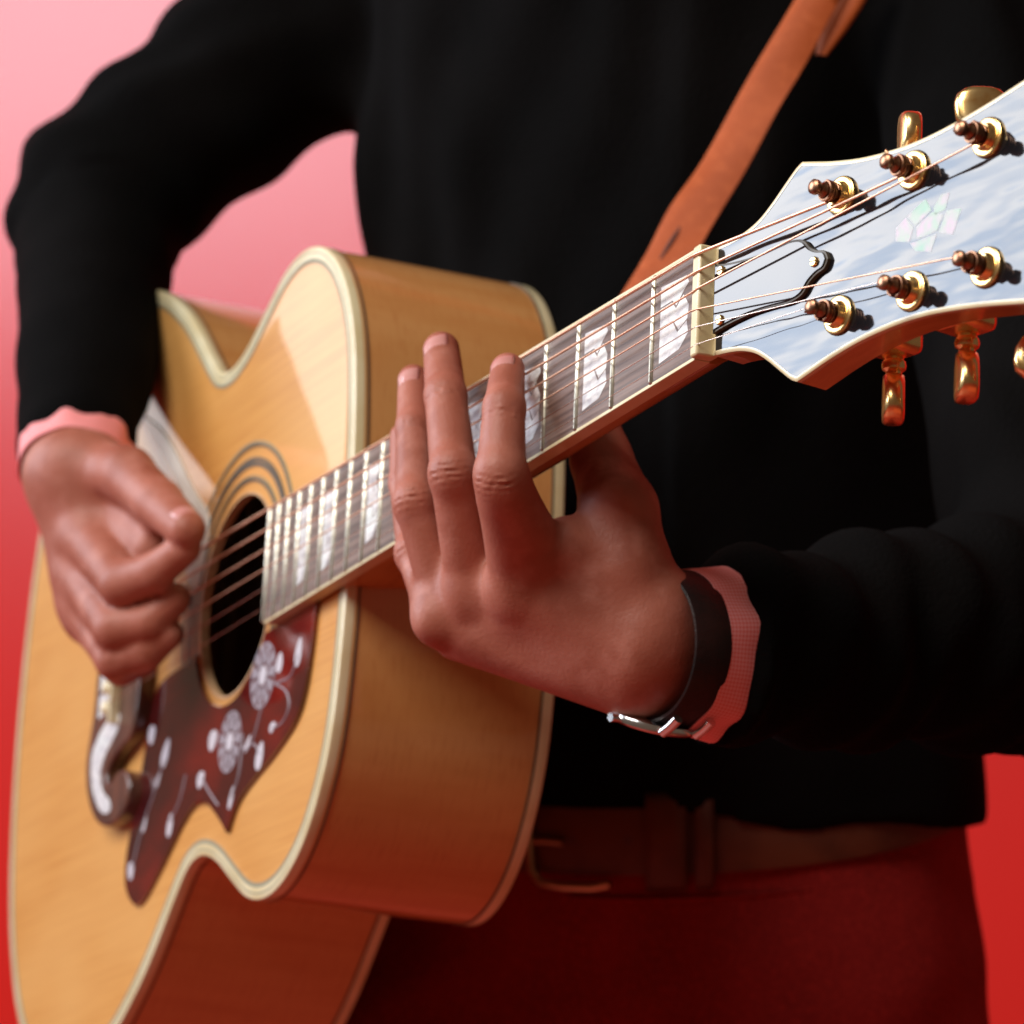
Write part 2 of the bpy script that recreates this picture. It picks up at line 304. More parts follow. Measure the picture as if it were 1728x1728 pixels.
# moustache bridge with pearl blocks, saddle, pins
hb = [(-617, -0), (-617, -18), (-619, -38), (-626, -48), (-640, -51.5), (-655, -56), (-660, -63), (-654, -68), (-642, -64), (-629, -66), (-622, -75), (-627, -85), (-640, -90), (-655, -90), (-671, -85), (-684, -75), (-693, -61), (-695, -46), (-689, -25), (-687, 0)]
lo = cr(hb, 4); br = [tuple(p) for p in lo] + [(x, -y) for x, y in lo[-2:0:-1]]
bridge = prism('bridge', br, ZT-.3, ZT+9.2, M['bridge'], guitar, 1.2)
for sg in (-1, 1):
    cres = cr([(-685, -46), (-684, -60), (-676, -72), (-662, -82), (-650, -83), (-652, -77), (-664, -70), (-670, -60), (-665, -52), (-655, -46), (-646, -40), (-645, -33), (-658, -32), (-672, -36)], 4, True)
    prism('pearl_inlay', [(x, y*-sg) for x, y in cres], ZT+8.6, ZT+9.45, M['pearl'], bridge, .2)
    for y0, y1 in ((-4, -15), (-17, -29)):
        prism('pearl_inlay', [(-680, y0*-sg), (-680, y1*-sg), (-657, y1*-sg), (-657, y0*-sg)], ZT+8.6, ZT+9.45, M['pearl'], bridge, .2)
prism('saddle', [(-650, -38), (-647, -38), (-647, 38), (-650, 38)], ZT+6, ZT+14.2, M['cream'], bridge, .6)
ys_n = [18, 10.8, 3.6, -3.6, -10.8, -18]; ys_s = [27, 16.2, 5.4, -5.4, -16.2, -27]
for y in ys_s: lathe('bridge_pin', [(2.6, 0), (3.6, 1.2), (3.9, 2.6), (3, 4.2), (1, 5)], M['cream'], bridge, 14, mw=Matrix.Translation((-.662, y/1000, (ZT+9)/1000)))
# pale strip of unknown nature on the top between hand and hole
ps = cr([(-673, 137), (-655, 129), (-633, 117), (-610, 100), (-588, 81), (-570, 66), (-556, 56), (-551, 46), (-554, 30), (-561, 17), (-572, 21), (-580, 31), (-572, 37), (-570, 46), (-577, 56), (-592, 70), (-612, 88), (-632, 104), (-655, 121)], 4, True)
prism('pale_strip', [tuple(p) for p in ps], ZT-.3, ZT+1.1, M['pale'], guitar, .3)
# fingerboard
fw = lambda x: (43.8 + .029*abs(x))/2 + .4
XE = -446
fbp = [(0, -fw(0)), (XE+4, -fw(XE)), (XE+.8, -fw(XE)+1.2), (XE, -fw(XE)+4), (XE, fw(XE)-4), (XE+.8, fw(XE)-1.2), (XE+4, fw(XE)), (0, fw(0))]
board = prism('fingerboard', [(x, y-math.copysign(1.5, y)) for x, y in fbp], -6.4, 0, M['rose'], guitar, .0)
for sg in (-1, 1):
    prism('board_binding', [(0, sg*(fw(0)-1.5)), (0, sg*fw(0)), (XE+4, sg*fw(XE)), (XE+.8, sg*(fw(XE)-1.2)), (XE+2.5, sg*(fw(XE)-1.8)), (XE+4, sg*(fw(XE)-1.5))], -6.4, .12, M['cream'], board, .25)
prism('board_end_binding', [(XE-1.2, -fw(XE)+3.5), (XE-1.2, fw(XE)-3.5), (XE+.05, fw(XE)-3.5), (XE+.05, -fw(XE)+3.5)], -6.4, .1, M['cream'], board, .2)
for n in range(1, 21):
    x = fr(n); w = fw(x)-.9; a = np.linspace(0, math.pi, 7)
    r_ = [np.c_[x+1.25*np.cos(a), np.full(7, y), -.1+hh*np.sin(a)] for y, hh in ((-w, .3), (-w+.8, 1.25), (w-.8, 1.25), (w, .3))]
    loft('fret', r_, M['fret'], board, closed=True, cap=True)
for n in (1, 3, 5, 7, 9, 12, 15, 17, 19):
    x0, x1 = fr(n-1), fr(n); L = x0-x1; xa, xb = x1+L*.17, x0-L*.17; w = fw((x0+x1)/2)*.68
    if n == 19: continue
    e = (xb-xa)
    pieces = [[(xa, -w*1.0), (xb-e*.30, -w*.92), (xb, -w*.62), (xb-e*.06, -w*.28), (xa+e*.62, -w*.45), (xa+e*.45, -w*.12), (xa, -w*.10)],
              [(xa, -w*.07), (xa+e*.47, -w*.08), (xa+e*.66, -w*.40), (xb-e*.04, -w*.24), (xb, w*.1), (xb-e*.2, w*.45), (xa+e*.55, w*.2), (xa+e*.4, w*.42), (xa, w*.42)],
              [(xa, w*.46), (xa+e*.42, w*.46), (xa+e*.56, w*.27), (xb-e*.22, w*.52), (xb-e*.02, w*.70), (xb-e*.1, w*.9), (xa, w*1.0)]]
    for q in pieces: prism('inlay', q, -.5, .06, M['pearl'], board, 0)
# neck
xs = list(np.linspace(-1, -318, 16)) + [-330, -340, -348, -354, -359, -362]
rings = []
for x in xs:
    w = fw(x)-.1; d = 15.5+.012*abs(x)
    u = np.clip((-x-306)/56, 0, 1); d = d + (depth(-361)+ZT*0-4-d)*(u**2.2)*.96; wb = 1-.28*u
    a = np.linspace(0, math.pi, 19)
    ex = .95
    r_ = [(x, w*np.sign(math.cos(t))*abs(math.cos(t))**ex*(1-(1-wb)*math.sin(t)), -6.4-d*abs(math.sin(t))**.92) for t in a]
    rings.append(np.array(r_))
loft('neck', rings, M['neck'], guitar, angle=40)
# nut
prism('nut', [(-.2, -21.9), (5.8, -21.9), (5.8, 21.9), (-.2, 21.9)], -7, 2.2, M['cream'], guitar, 1.0)
# headstock
HA = .22843
MH = Matrix.Translation((.004, 0, -.004)) @ Matrix.Rotation(HA, 4, 'Y')
hh = [(2, 21.6), (9, 21.9), (18, 23.2), (26, 26), (33, 30.5), (40, 36), (46, 40.6), (49.5, 42.3)]
hh2 = [(49.5, 42.3), (56, 40.6), (66, 38), (80, 35.2), (95, 33.6), (110, 33.2), (125, 34.2), (145, 37), (165, 40.8), (180, 44), (192, 44.5), (199, 38), (203, 28), (201, 17), (195, 8), (190, 0)]
hc = [tuple(p) for p in np.vstack([cr(hh, 4)[:-1], cr(hh2, 4)])]
hpoly = hc + [(x, -y) for x, y in hc[-2::-1]]
head = prism('headstock', hpoly, -15, -1.9, M['neck'], guitar, .8, mw=MH)
def inset(poly, d):
    P = np.array(poly); t = np.roll(P, -1, 0)-np.roll(P, 1, 0); t /= np.linalg.norm(t, axis=1)[:, None]; nn = np.c_[t[:, 1], -t[:, 0]]
    if ((P-P.mean(0))*nn).sum() < 0: nn = -nn
    return [tuple(v) for v in P-nn*d]
hin = inset(hpoly, 1.7)
# face binding ring
b0 = np.array(hpoly); b1 = np.array(hin)
nh = len(b0)
loft('head_binding', [np.c_[b0, np.full(nh, -1.95)], np.c_[b0*1, np.full(nh, -.25)], np.c_[b0*.7+b1*.3, np.full(nh, .12)], np.c_[b1, np.full(nh, .12)], np.c_[b1, np.full(nh, -1.95)]], M['cream'], head, cap=False, loop=True)
prism('head_face', hin, -1.9, 0, M['black'], head, 0)
# crown shaped pearl pieces (a generic spray)
for q in ([(101, -2), (101, 3), (106, 5.5), (110, 1), (108, -4)], [(106.6, 5.9), (116, 10), (119, 5), (111, 1.2)], [(120, 5.4), (124, 9.5), (128, 9), (126, 3.4), (121, 2.6)], [(111.6, .6), (119.5, 4.2), (125, 1.6), (122, -3.5), (112, -4)], [(126.8, 2.8), (134, 1.5), (130, -7), (123, -4.3)], [(108.4, -4.7), (111, -8), (119, -10.5), (121, -6.5), (122, -4.7), (112, -4.8)]):
    prism('crown_inlay', q, -.4, .06, M['abalone'], head, 0)
# truss rod cover
tc = [(3.5, 13.6), (12, 12.2), (24, 11.2), (36, 11.4), (46, 12.0), (53, 10.6), (57, 6.8), (61, 4.6), (65, 3.4), (67, 0)]
tcc = [tuple(p) for p in cr(tc, 4)]; tpoly = tcc + [(x, -y) for x, y in tcc[-2::-1]]
cov = prism('truss_rod_cover', tpoly, -.1, 1.7, M['purf'], head, .2)
prism('cover_plate', inset(tpoly, 1.0), 1.6, 2.3, M['blackcover'], cov, .2)
for x, y in ((60.5, 0), (8.5, 9.6), (8.5, -9.6)):
    sc_ = lathe('screw', [(2.0, 0), (2.0, .5), (1.5, 1.1), (.7, 1.2)], M['gold'], cov, 16, mw=Matrix.Translation((x/1000, y/1000, .0023)))
    prism('screw_slot', [(-1.3, -.25), (1.3, -.25), (1.3, .25), (-1.3, .25)], 1.15, 1.3, M['purf'], cov, 0, mw=Matrix.Translation((x/1000, y/1000, .0023)))
# tuners
posts = [(72.2, 22.8), (109.9, 22.2), (147.4, 24.0), (147.4, -23.6), (109.9, -22.9), (72.0, -22.6)]
rots = [-.58, .93, 1.0, -.93, .60, .68]
proto = {}; ML = {}
def tuner(i, x, y):
    sg = 1 if y > 0 else -1
    m0 = Matrix.Translation((x/1000, y/1000, 0)) @ Matrix.Rotation(0 if sg > 0 else math.pi, 4, 'Z')
    if not proto:
        t = lathe('tuning_machine', [(7.4, -.1), (7.5, .5), (7.2, 1.3), (6.4, 1.7), (5.2, 1.6), (4.9, 2.0), (4.8, 3.4), (4.3, 4.2), (3.2, 4.3), (3.2, 0)], M['gold'], guitar, 40, mw=MH @ m0, angle=35)
        kids = [lathe('post', [(2.9, 3.8), (2.9, 9.5), (2.3, 10.2), (2.1, 11.4), (2.6, 12.0), (2.9, 12.8), (2.8, 14.2), (2.0, 14.9), (.6, 15.1)], M['bronze'], t, 24)]
        a = np.linspace(0, 2*math.pi*3.2, 60)
        kids.append(tube('string_winding', np.c_[3.5*np.cos(a), 3.5*np.sin(a), 5.0+a/(2*math.pi)*1.15], .62, M['bronze'], t, 6))
        kids.append(tube('string_end', [(-2, 0, 9.6), (-4, 1.5, 9.9), (-6.5, 2.5, 10.4)], .45, M['bronze'], t, 6))
        hs = prism('gear_housing', [(-9, -9), (9, -9), (9, 9), (-9, 9)], -34, -15, M['gold'], t, 3.0); kids.append(hs)
        sh = lathe('shaft', [(3.0, 7), (4.4, 9), (4.5, 12), (3.6, 13), (3.6, 15), (4.3, 15.5), (4.6, 17), (4.3, 18.5), (3.0, 19.5), (3.2, 22)], M['gold'], t, 24, axis='y', mw=Matrix.Translation((.003, 0, -.0295))); kids.append(sh)
        # button: flattened rounded body along y
        rr = []
        prof = [(20.5, 3.2, 3.2), (21.2, 4.2, 3.9), (23.5, 7.2, 4.1), (27, 9.3, 4.1), (32, 10.0, 4.1), (35.5, 9.2, 4.1), (37.6, 6.6, 4.0), (38.2, 5.0, 3.2)]
        aa = np.linspace(0, 2*np.pi, 28, endpoint=False)
        for yy, wx_, wz_ in prof:
            ca_, sa_ = np.cos(aa), np.sin(aa)
            rr.append(np.c_[wx_*np.sign(ca_)*abs(ca_)**.9, np.full(28, yy), wz_*np.sign(sa_)*abs(sa_)**.55])
        bt = loft('button', rr, M['gold'], t, mw=Matrix.Translation((.003, 0, -.0295)) @ Matrix.Rotation(rots[i], 4, 'Y'), angle=60); kids.append(bt)
        proto['t'] = t; proto['k'] = kids; pass
        return
    t = proto['t'].copy(); C.objects.link(t); t.parent = guitar; t.matrix_basis = MH @ m0
    for k in proto['k']:
        c = k.copy(); C.objects.link(c); c.parent = t
        if k.name.startswith('button'): c.matrix_basis = Matrix.Translation((.003, 0, -.0295)) @ Matrix.Rotation(rots[i], 4, 'Y')
        if sg < 0 and (k.name.startswith('button') or k.name.startswith('shaft')): c.matrix_basis = Matrix.Translation((0, -.0055, 0)) @ c.matrix_basis
        if k.name.startswith('string_end'): c.matrix_basis = Matrix.Rotation(random.uniform(-1.2, 1.2) + (0 if sg > 0 else math.pi), 4, 'Z')
for i, (x, y) in enumerate(posts): tuner(i, x, y)
for o in [cov]:
    o.parent = guitar; o.matrix_basis = MH
# strings
rad = [.70, .56, .43, .32, .21, .16]
for i in range(6):
    px_, py_ = posts[i]; sg = 1 if py_ > 0 else -1
    q = MH @ Vector((px_/1000-.001, (py_ - sg*3.7)/1000, .0064)); q = np.array(q)*1000
    zn = 1.9+rad[i]
    pts = [np.array([-661, ys_s[i], ZT+9.5]), np.array([-652, ys_s[i], ZT+13.4]), np.array([-648.5, ys_s[i], ZT+14.3+rad[i]])]
    A_, B_ = pts[-1], np.array([1.0, ys_n[i], zn+.2])
    pts += [A_*(1-s)+B_*s for s in np.linspace(.02, 1, 20)]
    pts.append(np.array([5.0, ys_n[i]*.99+ (q[1]-ys_n[i])*.03, zn]))
    pts += [pts[-1]*(1-s)+q*s for s in (.1, .4, .7, .95)] + [q]
    tube('string', pts, rad[i], M['wound'] if i < 4 else M['steel'], guitar, 10)

# ------------------------------------------------------------------ implicit surfaces for body and clothing
def snet(f, lo, hi, h):
    lo = np.array(lo, float); hi = np.array(hi, float); n = np.ceil((hi-lo)/h).astype(int)+1
    X, Y, Z = np.meshgrid(*[lo[i]+h*np.arange(n[i]) for i in range(3)], indexing='ij')
    P = np.stack([X.ravel(), Y.ravel(), Z.ravel()], 1).astype(np.float32); D = f(P).reshape(n).astype(np.float32)
    Sg = D < 0; idx = -np.ones(n-1, np.int64)
    cs = [Sg[a:n[0]-1+a, b:n[1]-1+b, c:n[2]-1+c] for a in (0, 1) for b in (0, 1) for c in (0, 1)]
    cnt = sum(c.astype(np.int8) for c in cs); act = (cnt > 0) & (cnt < 8); I = np.argwhere(act); idx[act] = np.arange(len(I))
    acc = np.zeros((len(I), 3)); num = np.zeros(len(I)); cor = [(a, b, c) for a in (0, 1) for b in (0, 1) for c in (0, 1)]
    for i, p in enumerate(cor):
        for j in range(i+1, 8):
            q = cor[j]
            if sum(abs(p[k]-q[k]) for k in range(3)) != 1: continue
            d0 = D[I[:, 0]+p[0], I[:, 1]+p[1], I[:, 2]+p[2]]; d1 = D[I[:, 0]+q[0], I[:, 1]+q[1], I[:, 2]+q[2]]
            m = (d0 < 0) != (d1 < 0); t = np.where(m, d0/(d0-d1+1e-12), 0)
            acc += np.where(m[:, None], np.array(p)+t[:, None]*(np.array(q)-np.array(p)), 0); num += m
    V = (I+acc/num[:, None])*h+lo; Q = []
    for ax in range(3):
        s = [slice(None)]*3; s[ax] = slice(0, n[ax]-1); s2 = [slice(None)]*3; s2[ax] = slice(1, n[ax])
        e = Sg[tuple(s)] != Sg[tuple(s2)]; E = np.argwhere(e); u, v = [(1, 2), (2, 0), (0, 1)][ax]
        ok = (E[:, u] > 0) & (E[:, v] > 0) & (E[:, u] < n[u]-1) & (E[:, v] < n[v]-1); E = E[ok]
        def g(du, dv):
            F_ = E.copy(); F_[:, u] += du; F_[:, v] += dv; return idx[F_[:, 0], F_[:, 1], F_[:, 2]]
        q = np.stack([g(-1, -1), g(0, -1), g(0, 0), g(-1, 0)], 1)
        fl = ~Sg[E[:, 0], E[:, 1], E[:, 2]]; q[fl] = q[fl][:, ::-1]; Q.append(q)
    return V, np.vstack(Q)
def cone(P, a, b, ra, rb, sq=None):
    a = np.asarray(a, np.float32); b = np.asarray(b, np.float32); ba = b-a; pa = P-a
    h = np.clip(pa@ba/(ba@ba), 0, 1); v = pa-h[:, None]*ba
    if sq is not None:                       # sq = (axis, factor): section squeezed along the axis
        ax, k = sq; c = v@ax; v = v+np.outer(c*(1/k-1), ax).astype(np.float32)
    return np.linalg.norm(v, axis=1)-(ra+(rb-ra)*h)
def smin(a, b, k):
    h = np.clip(.5+.5*(b-a)/k, 0, 1); return b*(1-h)+a*h-k*h*(1-h)
def unit(v): v = np.asarray(v, float); return v/np.linalg.norm(v)
def wrinkle(P, c, ax, dors, amp=.35, wl=2.6, sig=4.2):
    d = P-c; s = d@ax; o = np.linalg.norm(d, axis=1); m = np.clip((d@dors)/3.+1.3, 0, 1)
    return amp*np.cos(2*np.pi*s/wl+.6*np.sin(d@np.cross(ax, dors)*.35))*np.exp(-(s/sig)**2)*m*(o < 16)
DOR = unit([-.35, -.1, -1])
def finger(P, J, R_, dors, wr=True):
    d = None
    for i in range(3):
        e = cone(P, J[i], J[i+1], R_[i], R_[i+1])
        d = e if d is None else smin(d, e, 2.5)
    ax = unit(J[2]-J[0]); dd = unit(dors-ax*(dors@ax))
    # knuckle swellings on the back of the joints
    if wr:
        d = smin(d, np.linalg.norm((P-(J[1]+dd*1.0))/np.array([1, 1.2, 1]), axis=1)-R_[1]*.9, 4)
        d = d + wrinkle(P, J[1]+dd*R_[1], ax, dd, .6, 2.7, 4.6) + wrinkle(P, J[2]+dd*R_[2], unit(J[3]-J[1]), dd, .45, 2.4, 3.2)
    return d.astype(np.float32)
# left hand joints
LH = {'index': [Gz(878, 988, -12)+[0, 0, -2], Gz(845, 800, 18), Gz(851, 688, 16.5), Gz(857, 624, 9.5)],
      'middle': [Gz(802, 1000, -1), Gz(766, 800, 21), Gz(752, 668, 18), Gz(745, 590, 13)],
      'ring': [Gz(754, 1024, 5), Gz(701, 850, 23), Gz(699, 722, 19), Gz(698, 641, 14)],
      'pinky': [Gz(739, 1047, 9), Gz(698, 935, 13), Gz(682, 815, 9), Gz(679, 735, 8.5)]}
LR = {'index': (12.5, 10.2, 8.4, 7.0), 'middle': (11.8, 9.8, 8.7, 7.7), 'ring': (10.0, 8.7, 7.6, 6.7), 'pinky': (8.4, 7.2, 6.4, 5.4)}
WR = K(1098, 1085, 1624)
EL = K(1805, 1150, 1780)
ELS = K(1795, 1062, 1780)
TH = [K(1062, 962, 1628), Gz(1044, 862, -43), Gz(1015, 776, -42), Gz(1000, 715, -38)]
def left_hand(P):
    wa = unit(EL-WR)
    pal = None
    for k, ww in (('index', [5, -14, -2]), ('middle', [0, -2, 2]), ('ring', [-2, 8, 4]), ('pinky', [-4, 15, 4])):
        e = cone(P, LH[k][0], WR+np.array(ww)*1.15+[0, 0, 4], LR[k][0]*1.02, 14)
        pal = e if pal is None else smin(pal, e, 7)
    pal = smin(pal, cone(P, LH['index'][0]+[5, 5, 2], WR+[-2, -6, 6], 13, 17), 12)
    pal = smin(pal, cone(P, LH['pinky'][0]+[8, 8, 6], WR+[-8, 14, 8], 9, 15), 8)
    pal = smin(pal, cone(P, WR+wa*12+[0, 0, 2], WR+wa*90, 27, 27, (unit(np.cross(wa, [0, 1, 0])), .74)), 8)
    mi = (LH['index'][0]+LH['middle'][0])/2; mr = (LH['middle'][0]+LH['ring'][0])/2
    pal = smin(pal, cone(P, mi+[10, 4, 0], WR+[-4, -3, 1], 11.5, 15.5), 12)
    pal = smin(pal, cone(P, mr+[8, 6, 2], WR+[-4, 6, 2], 10.5, 15), 12)
    # thumb with its web
    t = smin(cone(P, TH[0], TH[1], 16.5, 15.6), cone(P, TH[0], WR+[-6, -4, 10], 15, 14), 8); t = smin(t, cone(P, TH[1], TH[2], 15.6, 12.8), 5); t = smin(t, cone(P, TH[2], TH[3], 12.6, 11), 3)
    web = smin(cone(P, Gz(955, 912, -22), WR+[-8, -8, 8], 9.5, 16), cone(P, Gz(905, 935, -10), TH[1]*.4+TH[0]*.6, 9, 12), 8)
    pal = smin(pal, web, 9); pal = smin(pal, t, 7)
    d = pal
    for k in LH:
        f_ = finger(P, LH[k], LR[k], DOR)
        if k == 'index': f_ = smin(f_, cone(P, Gz(858, 838, 12), Gz(915, 925, -13), 8.5, 10.5), 10)
        s = np.linalg.norm(P-LH[k][0], axis=1)
        d = smin(d, f_, (6.5*np.clip(1-(s-16)/22, 0, 1)+.02))
        # tendon ridge and knuckle on the back of the hand
        d = smin(d, np.linalg.norm(P-(LH[k][0]+DOR*1.2), axis=1)-LR[k][0]*.84, 8)
    return d
V1, Q1 = snet(left_hand, (-62, -88, 1560), (130, 106, 1770), 1.15)
# right hand (closed round the plectrum, thumb towards the camera)
RW = Gz(125, 800, 52)
RH = {'index': [Gz(150, 905, 46), Gz(206, 985, 40), Gz(262, 965, 30), Gz(312, 925, 22)],
      'middle': [Gz(140, 965, 44), Gz(196, 1060, 38), Gz(252, 1050, 26), Gz(296, 1010, 17)],
      'ring': [Gz(143, 1015, 40), Gz(196, 1112, 34), Gz(246, 1100, 24), Gz(285, 1070, 16)],
      'pinky': [Gz(150, 1045, 36), Gz(204, 1126, 30), Gz(240, 1112, 20), Gz(268, 1090, 14)]}
RR = {'index': (14, 11.5, 9.5, 8), 'middle': (14, 11.5, 9.6, 8), 'ring': (13, 10.5, 9, 7.5), 'pinky': (11, 9, 8, 6.5)}
RT = [Gz(150, 795, 46), Gz(215, 800, 38), Gz(268, 850, 30), Gz(315, 893, 24)]
RE = K(170, 352, 2225)
RD = unit([-.9, .1, -.5])
def right_hand(P):
    pal = None
    for k, ww in (('index', [6, -2, -6]), ('middle', [2, 0, -2]), ('ring', [-2, 2, 3]), ('pinky', [-4, 4, 8])):
        e = cone(P, RH[k][0], RW+np.array(ww), RR[k][0]*1.05, 17); pal = e if pal is None else smin(pal, e, 8)
    pal = smin(pal, cone(P, RW, RW+unit(RE-RW)*70, 25, 27), 12)
    t = cone(P, RT[0], RT[1], 17, 13.5); t = smin(t, cone(P, RT[1], RT[2], 13.5, 12), 4); t = smin(t, cone(P, RT[2], RT[3], 12, 9.5), 3)
    t = smin(t, cone(P, Gz(172, 862, 36), Gz(262, 925, 24), 19, 13), 8)
    d = smin(pal, t, 6)
    for k in RH:
        f_ = finger(P, RH[k], RR[k], RD, False); s = np.linalg.norm(P-RH[k][0], axis=1)
        d = smin(d, f_, (6.5*np.clip(1-(s-14)/20, 0, 1)+.02))
    return d
V2, Q2 = snet(right_hand, (-285, -60, 1890), (-115, 130, 2160), 2.0)
# torso frame
TC = np.array([81., 0., 2145.]); UU = unit([-.82, 0, .58]); FF = unit([-.58, 0, -.82])   # towards his right side / the way he faces
def ell(P, c, a, b, y0, y1, k=20):
    q = P-c; u = q@UU.astype(np.float32); w = q@FF.astype(np.float32)
    r = np.sqrt((u/a)**2+(w/b)**2); d = (r-1)*min(a, b); yy = np.maximum(y0-P[:, 1], P[:, 1]-y1)
    return smin(-0*d+np.maximum(d, yy), np.maximum(d, yy), 1) if k == 0 else np.sqrt(np.maximum(d+k, 0)**2+np.maximum(yy+k, 0)**2)+np.minimum(np.maximum(d+k, yy+k), 0)-k
SHR = TC+UU*185+[-30, -287, 0]; SHL = TC-UU*185+[10, -262, 0]
def fold(P, seed, sc=.02, amp=4):
    r = np.random.RandomState(seed); o = np.zeros(len(P), np.float32)
    for k in range(5):
        v = r.normal(size=3)*sc*(1+.5*k); o += np.sin(P@v.astype(np.float32)+r.uniform(0, 6)+1.5*np.sin(P@(r.normal(size=3)*sc*.6).astype(np.float32)))/(1+.6*k)
    return amp*o/2
def arm_core(P, s=0.):
    d = cone(P, SHR, RE+[0, -6, 0], 59+s, 48+s); d = smin(d, cone(P, RE, RW+unit(RE-RW)*30, 46+s, 31.5+s), 18)
    e = cone(P, SHL, ELS+[8, 0, 12], 60+s, 54+s); e = smin(e, cone(P, ELS+[4, 0, 6], WR+unit(EL-WR)*38, 55+s, 37+s), 26)
    return d, e
def hemy(P):
    q = P-TC; return 159+q@FF.astype(np.float32)*.02-8*np.exp(-((P[:, 0]-100)/38)**2)+2.5*np.sin(P[:, 0]*.06)
def sweater_f(P):
    taper = 1
    Pt = P.copy(); Pt[:, 0] -= 15*np.clip((P[:, 1]+190)/120, 0, 1)*(P[:, 0] < 81)
    d = ell(Pt, TC+[0, 0, 0], 184, 116, -330, 190, 30)
    # hem gathers
    ra, la = arm_core(P, 0)
    # long folds: radial drape on the chest from the raised right arm
    q = P-TC; u = q@UU.astype(np.float32)
    fo = 3.0*np.sin(u*.05+P[:, 1]*.022+1.5*np.sin(P[:, 1]*.011+u*.02))+1.8*np.sin(u*.11-P[:, 1]*.035+1.4*np.sin(u*.03+P[:, 1]*.016))
    d = d+fo*np.clip((60-P[:, 1])/300+.3, .2, 1)
    # sleeve rings: folds across the arm near the elbow and the cuff
    ax = unit(RW-RE).astype(np.float32); s1 = (P-RE.astype(np.float32))@ax
    ra = ra+1.4*np.sin(s1*.16+.035*P[:, 0]+.9*np.sin(P[:, 1]*.05))*np.clip(1-np.abs(s1+20)/110, .15, 1)
    au = unit(RE-SHR).astype(np.float32); s2 = (P-SHR.astype(np.float32))@au
    ra = ra+2.4*np.sin(s2*.085+.05*P[:, 1])*np.clip(s2/120, 0, 1)*(s1 < 30)
    al = unit(WR-ELS).astype(np.float32); s3 = (P-ELS.astype(np.float32))@al
    la = la+4.2*np.sin(s3*.09+.05*P[:, 1]+.8*np.sin(P[:, 0]*.04))*np.clip(s3/80, .2, .9)+2.2*np.sin(s3*.19-.07*P[:, 1])
    d = smin(d, ra, 26); d = smin(d, la, 20)
    d = d+fold(P, 5, .02, 2.0)
    # flat hem
    d = np.maximum(d, np.where(np.abs(q@FF.astype(np.float32)) < 400, P[:, 1]-hemy(P)-np.where(P[:, 0] > 262, 400, 0)-np.where(P[:, 2] < 1930, 400, 0), -9))
    # sleeves end above the wrists
    ew = unit(EL-WR).astype(np.float32); d = np.maximum(d, np.where(np.linalg.norm(P-WR.astype(np.float32), axis=1) < 130, -((P-WR.astype(np.float32))@ew-32+.9*np.sin(P[:, 1]*.12)), -99))
    er = unit(RE-RW).astype(np.float32); d = np.maximum(d, np.where(np.linalg.norm(P-RW.astype(np.float32), axis=1) < 110, -((P-RW.astype(np.float32))@er-9+1.5*np.sin(P[:, 0]*.11+1)), -99))
    return d
V3, Q3 = snet(sweater_f, (-300, -420, 1515), (400, 235, 2420), 4.6)
# the body under the clothes (arms, trunk, legs), one surface joined to the hands inside the sleeves
HIPR = TC+UU*85+[0, 260, 10]; HIPL = TC-UU*85+[0, 260, 0]
KR = HIPR+FF*250+UU*150+[-40, 190, 0]; KL = HIPL+FF*20+[20, 430, 0]; AR = KR+[0, 400, 60]; AL = KL+[10, 330, 60]
def legs(P, s=0.):
    d = cone(P, HIPR, KR, 84+s, 62+s); d = smin(d, cone(P, KR, AR, 60+s, 42+s), 20)
    e = cone(P, HIPL, KL, 86+s, 62+s); e = smin(e, cone(P, KL, AL, 58+s, 42+s), 20); return d, e
def core(P):
    d = ell(P, TC, 165, 98, -320, 330, 40); a_, b_ = legs(P, -10); d = smin(smin(d, a_, 30), b_, 30)
    r, l = arm_core(P, -14); er = unit(RE-RW).astype(np.float32)
    r = np.maximum(r, -((P-RW.astype(np.float32))@er-40)); ew = unit(EL-WR).astype(np.float32); l = np.maximum(l, -((P-WR.astype(np.float32))@ew-55))
    d = smin(smin(d, r, 20), l, 20)
    d = smin(d, cone(P, TC+[0, -320, 0], TC+[-20, -420, -20], 62, 56), 30); return d
V4, Q4 = snet(core, (-480, -500, 1590), (420, 1190, 2500), 13)
off_ = np.array([TC[0]/1000, TC[2]/1000, 0])
Vb = np.vstack([c2w(V1), c2w(V2), c2w(V4)]); Qb = np.vstack([Q1, Q2+len(V1), Q4+len(V1)+len(V2)])
person = mesh_np('person', Vb, Qb, M['skin'], None, off_); person.location = off_
person['label'] = 'person in black sweater and dark red trousers playing the guitar'; person['category'] = 'person'
sweater = mesh_np('sweater', c2w(V3), Q3, M['sweater'], person, off_)
def trouser_f(P):
    d = ell(P, TC, 171, 107, 95, 345, 14); a_, b_ = legs(P); d = smin(smin(d, a_, 40), b_, 40)
    q = P-TC; d = d+fold(P, 9, .035, 2.6)+2.4*np.sin(P[:, 0]*.05+P[:, 1]*.11)*np.clip((P[:, 1]-220)/80, 0, 1)
    d = np.maximum(d, -(P[:, 1]-(128+q@FF.astype(np.float32)*.2))); return d
V5, Q5 = snet(trouser_f, (-480, 80, 1700), (340, 1185, 2430), 7.5)
trousers = mesh_np('trousers', c2w(V5), Q5, M['trouser'], person, off_)
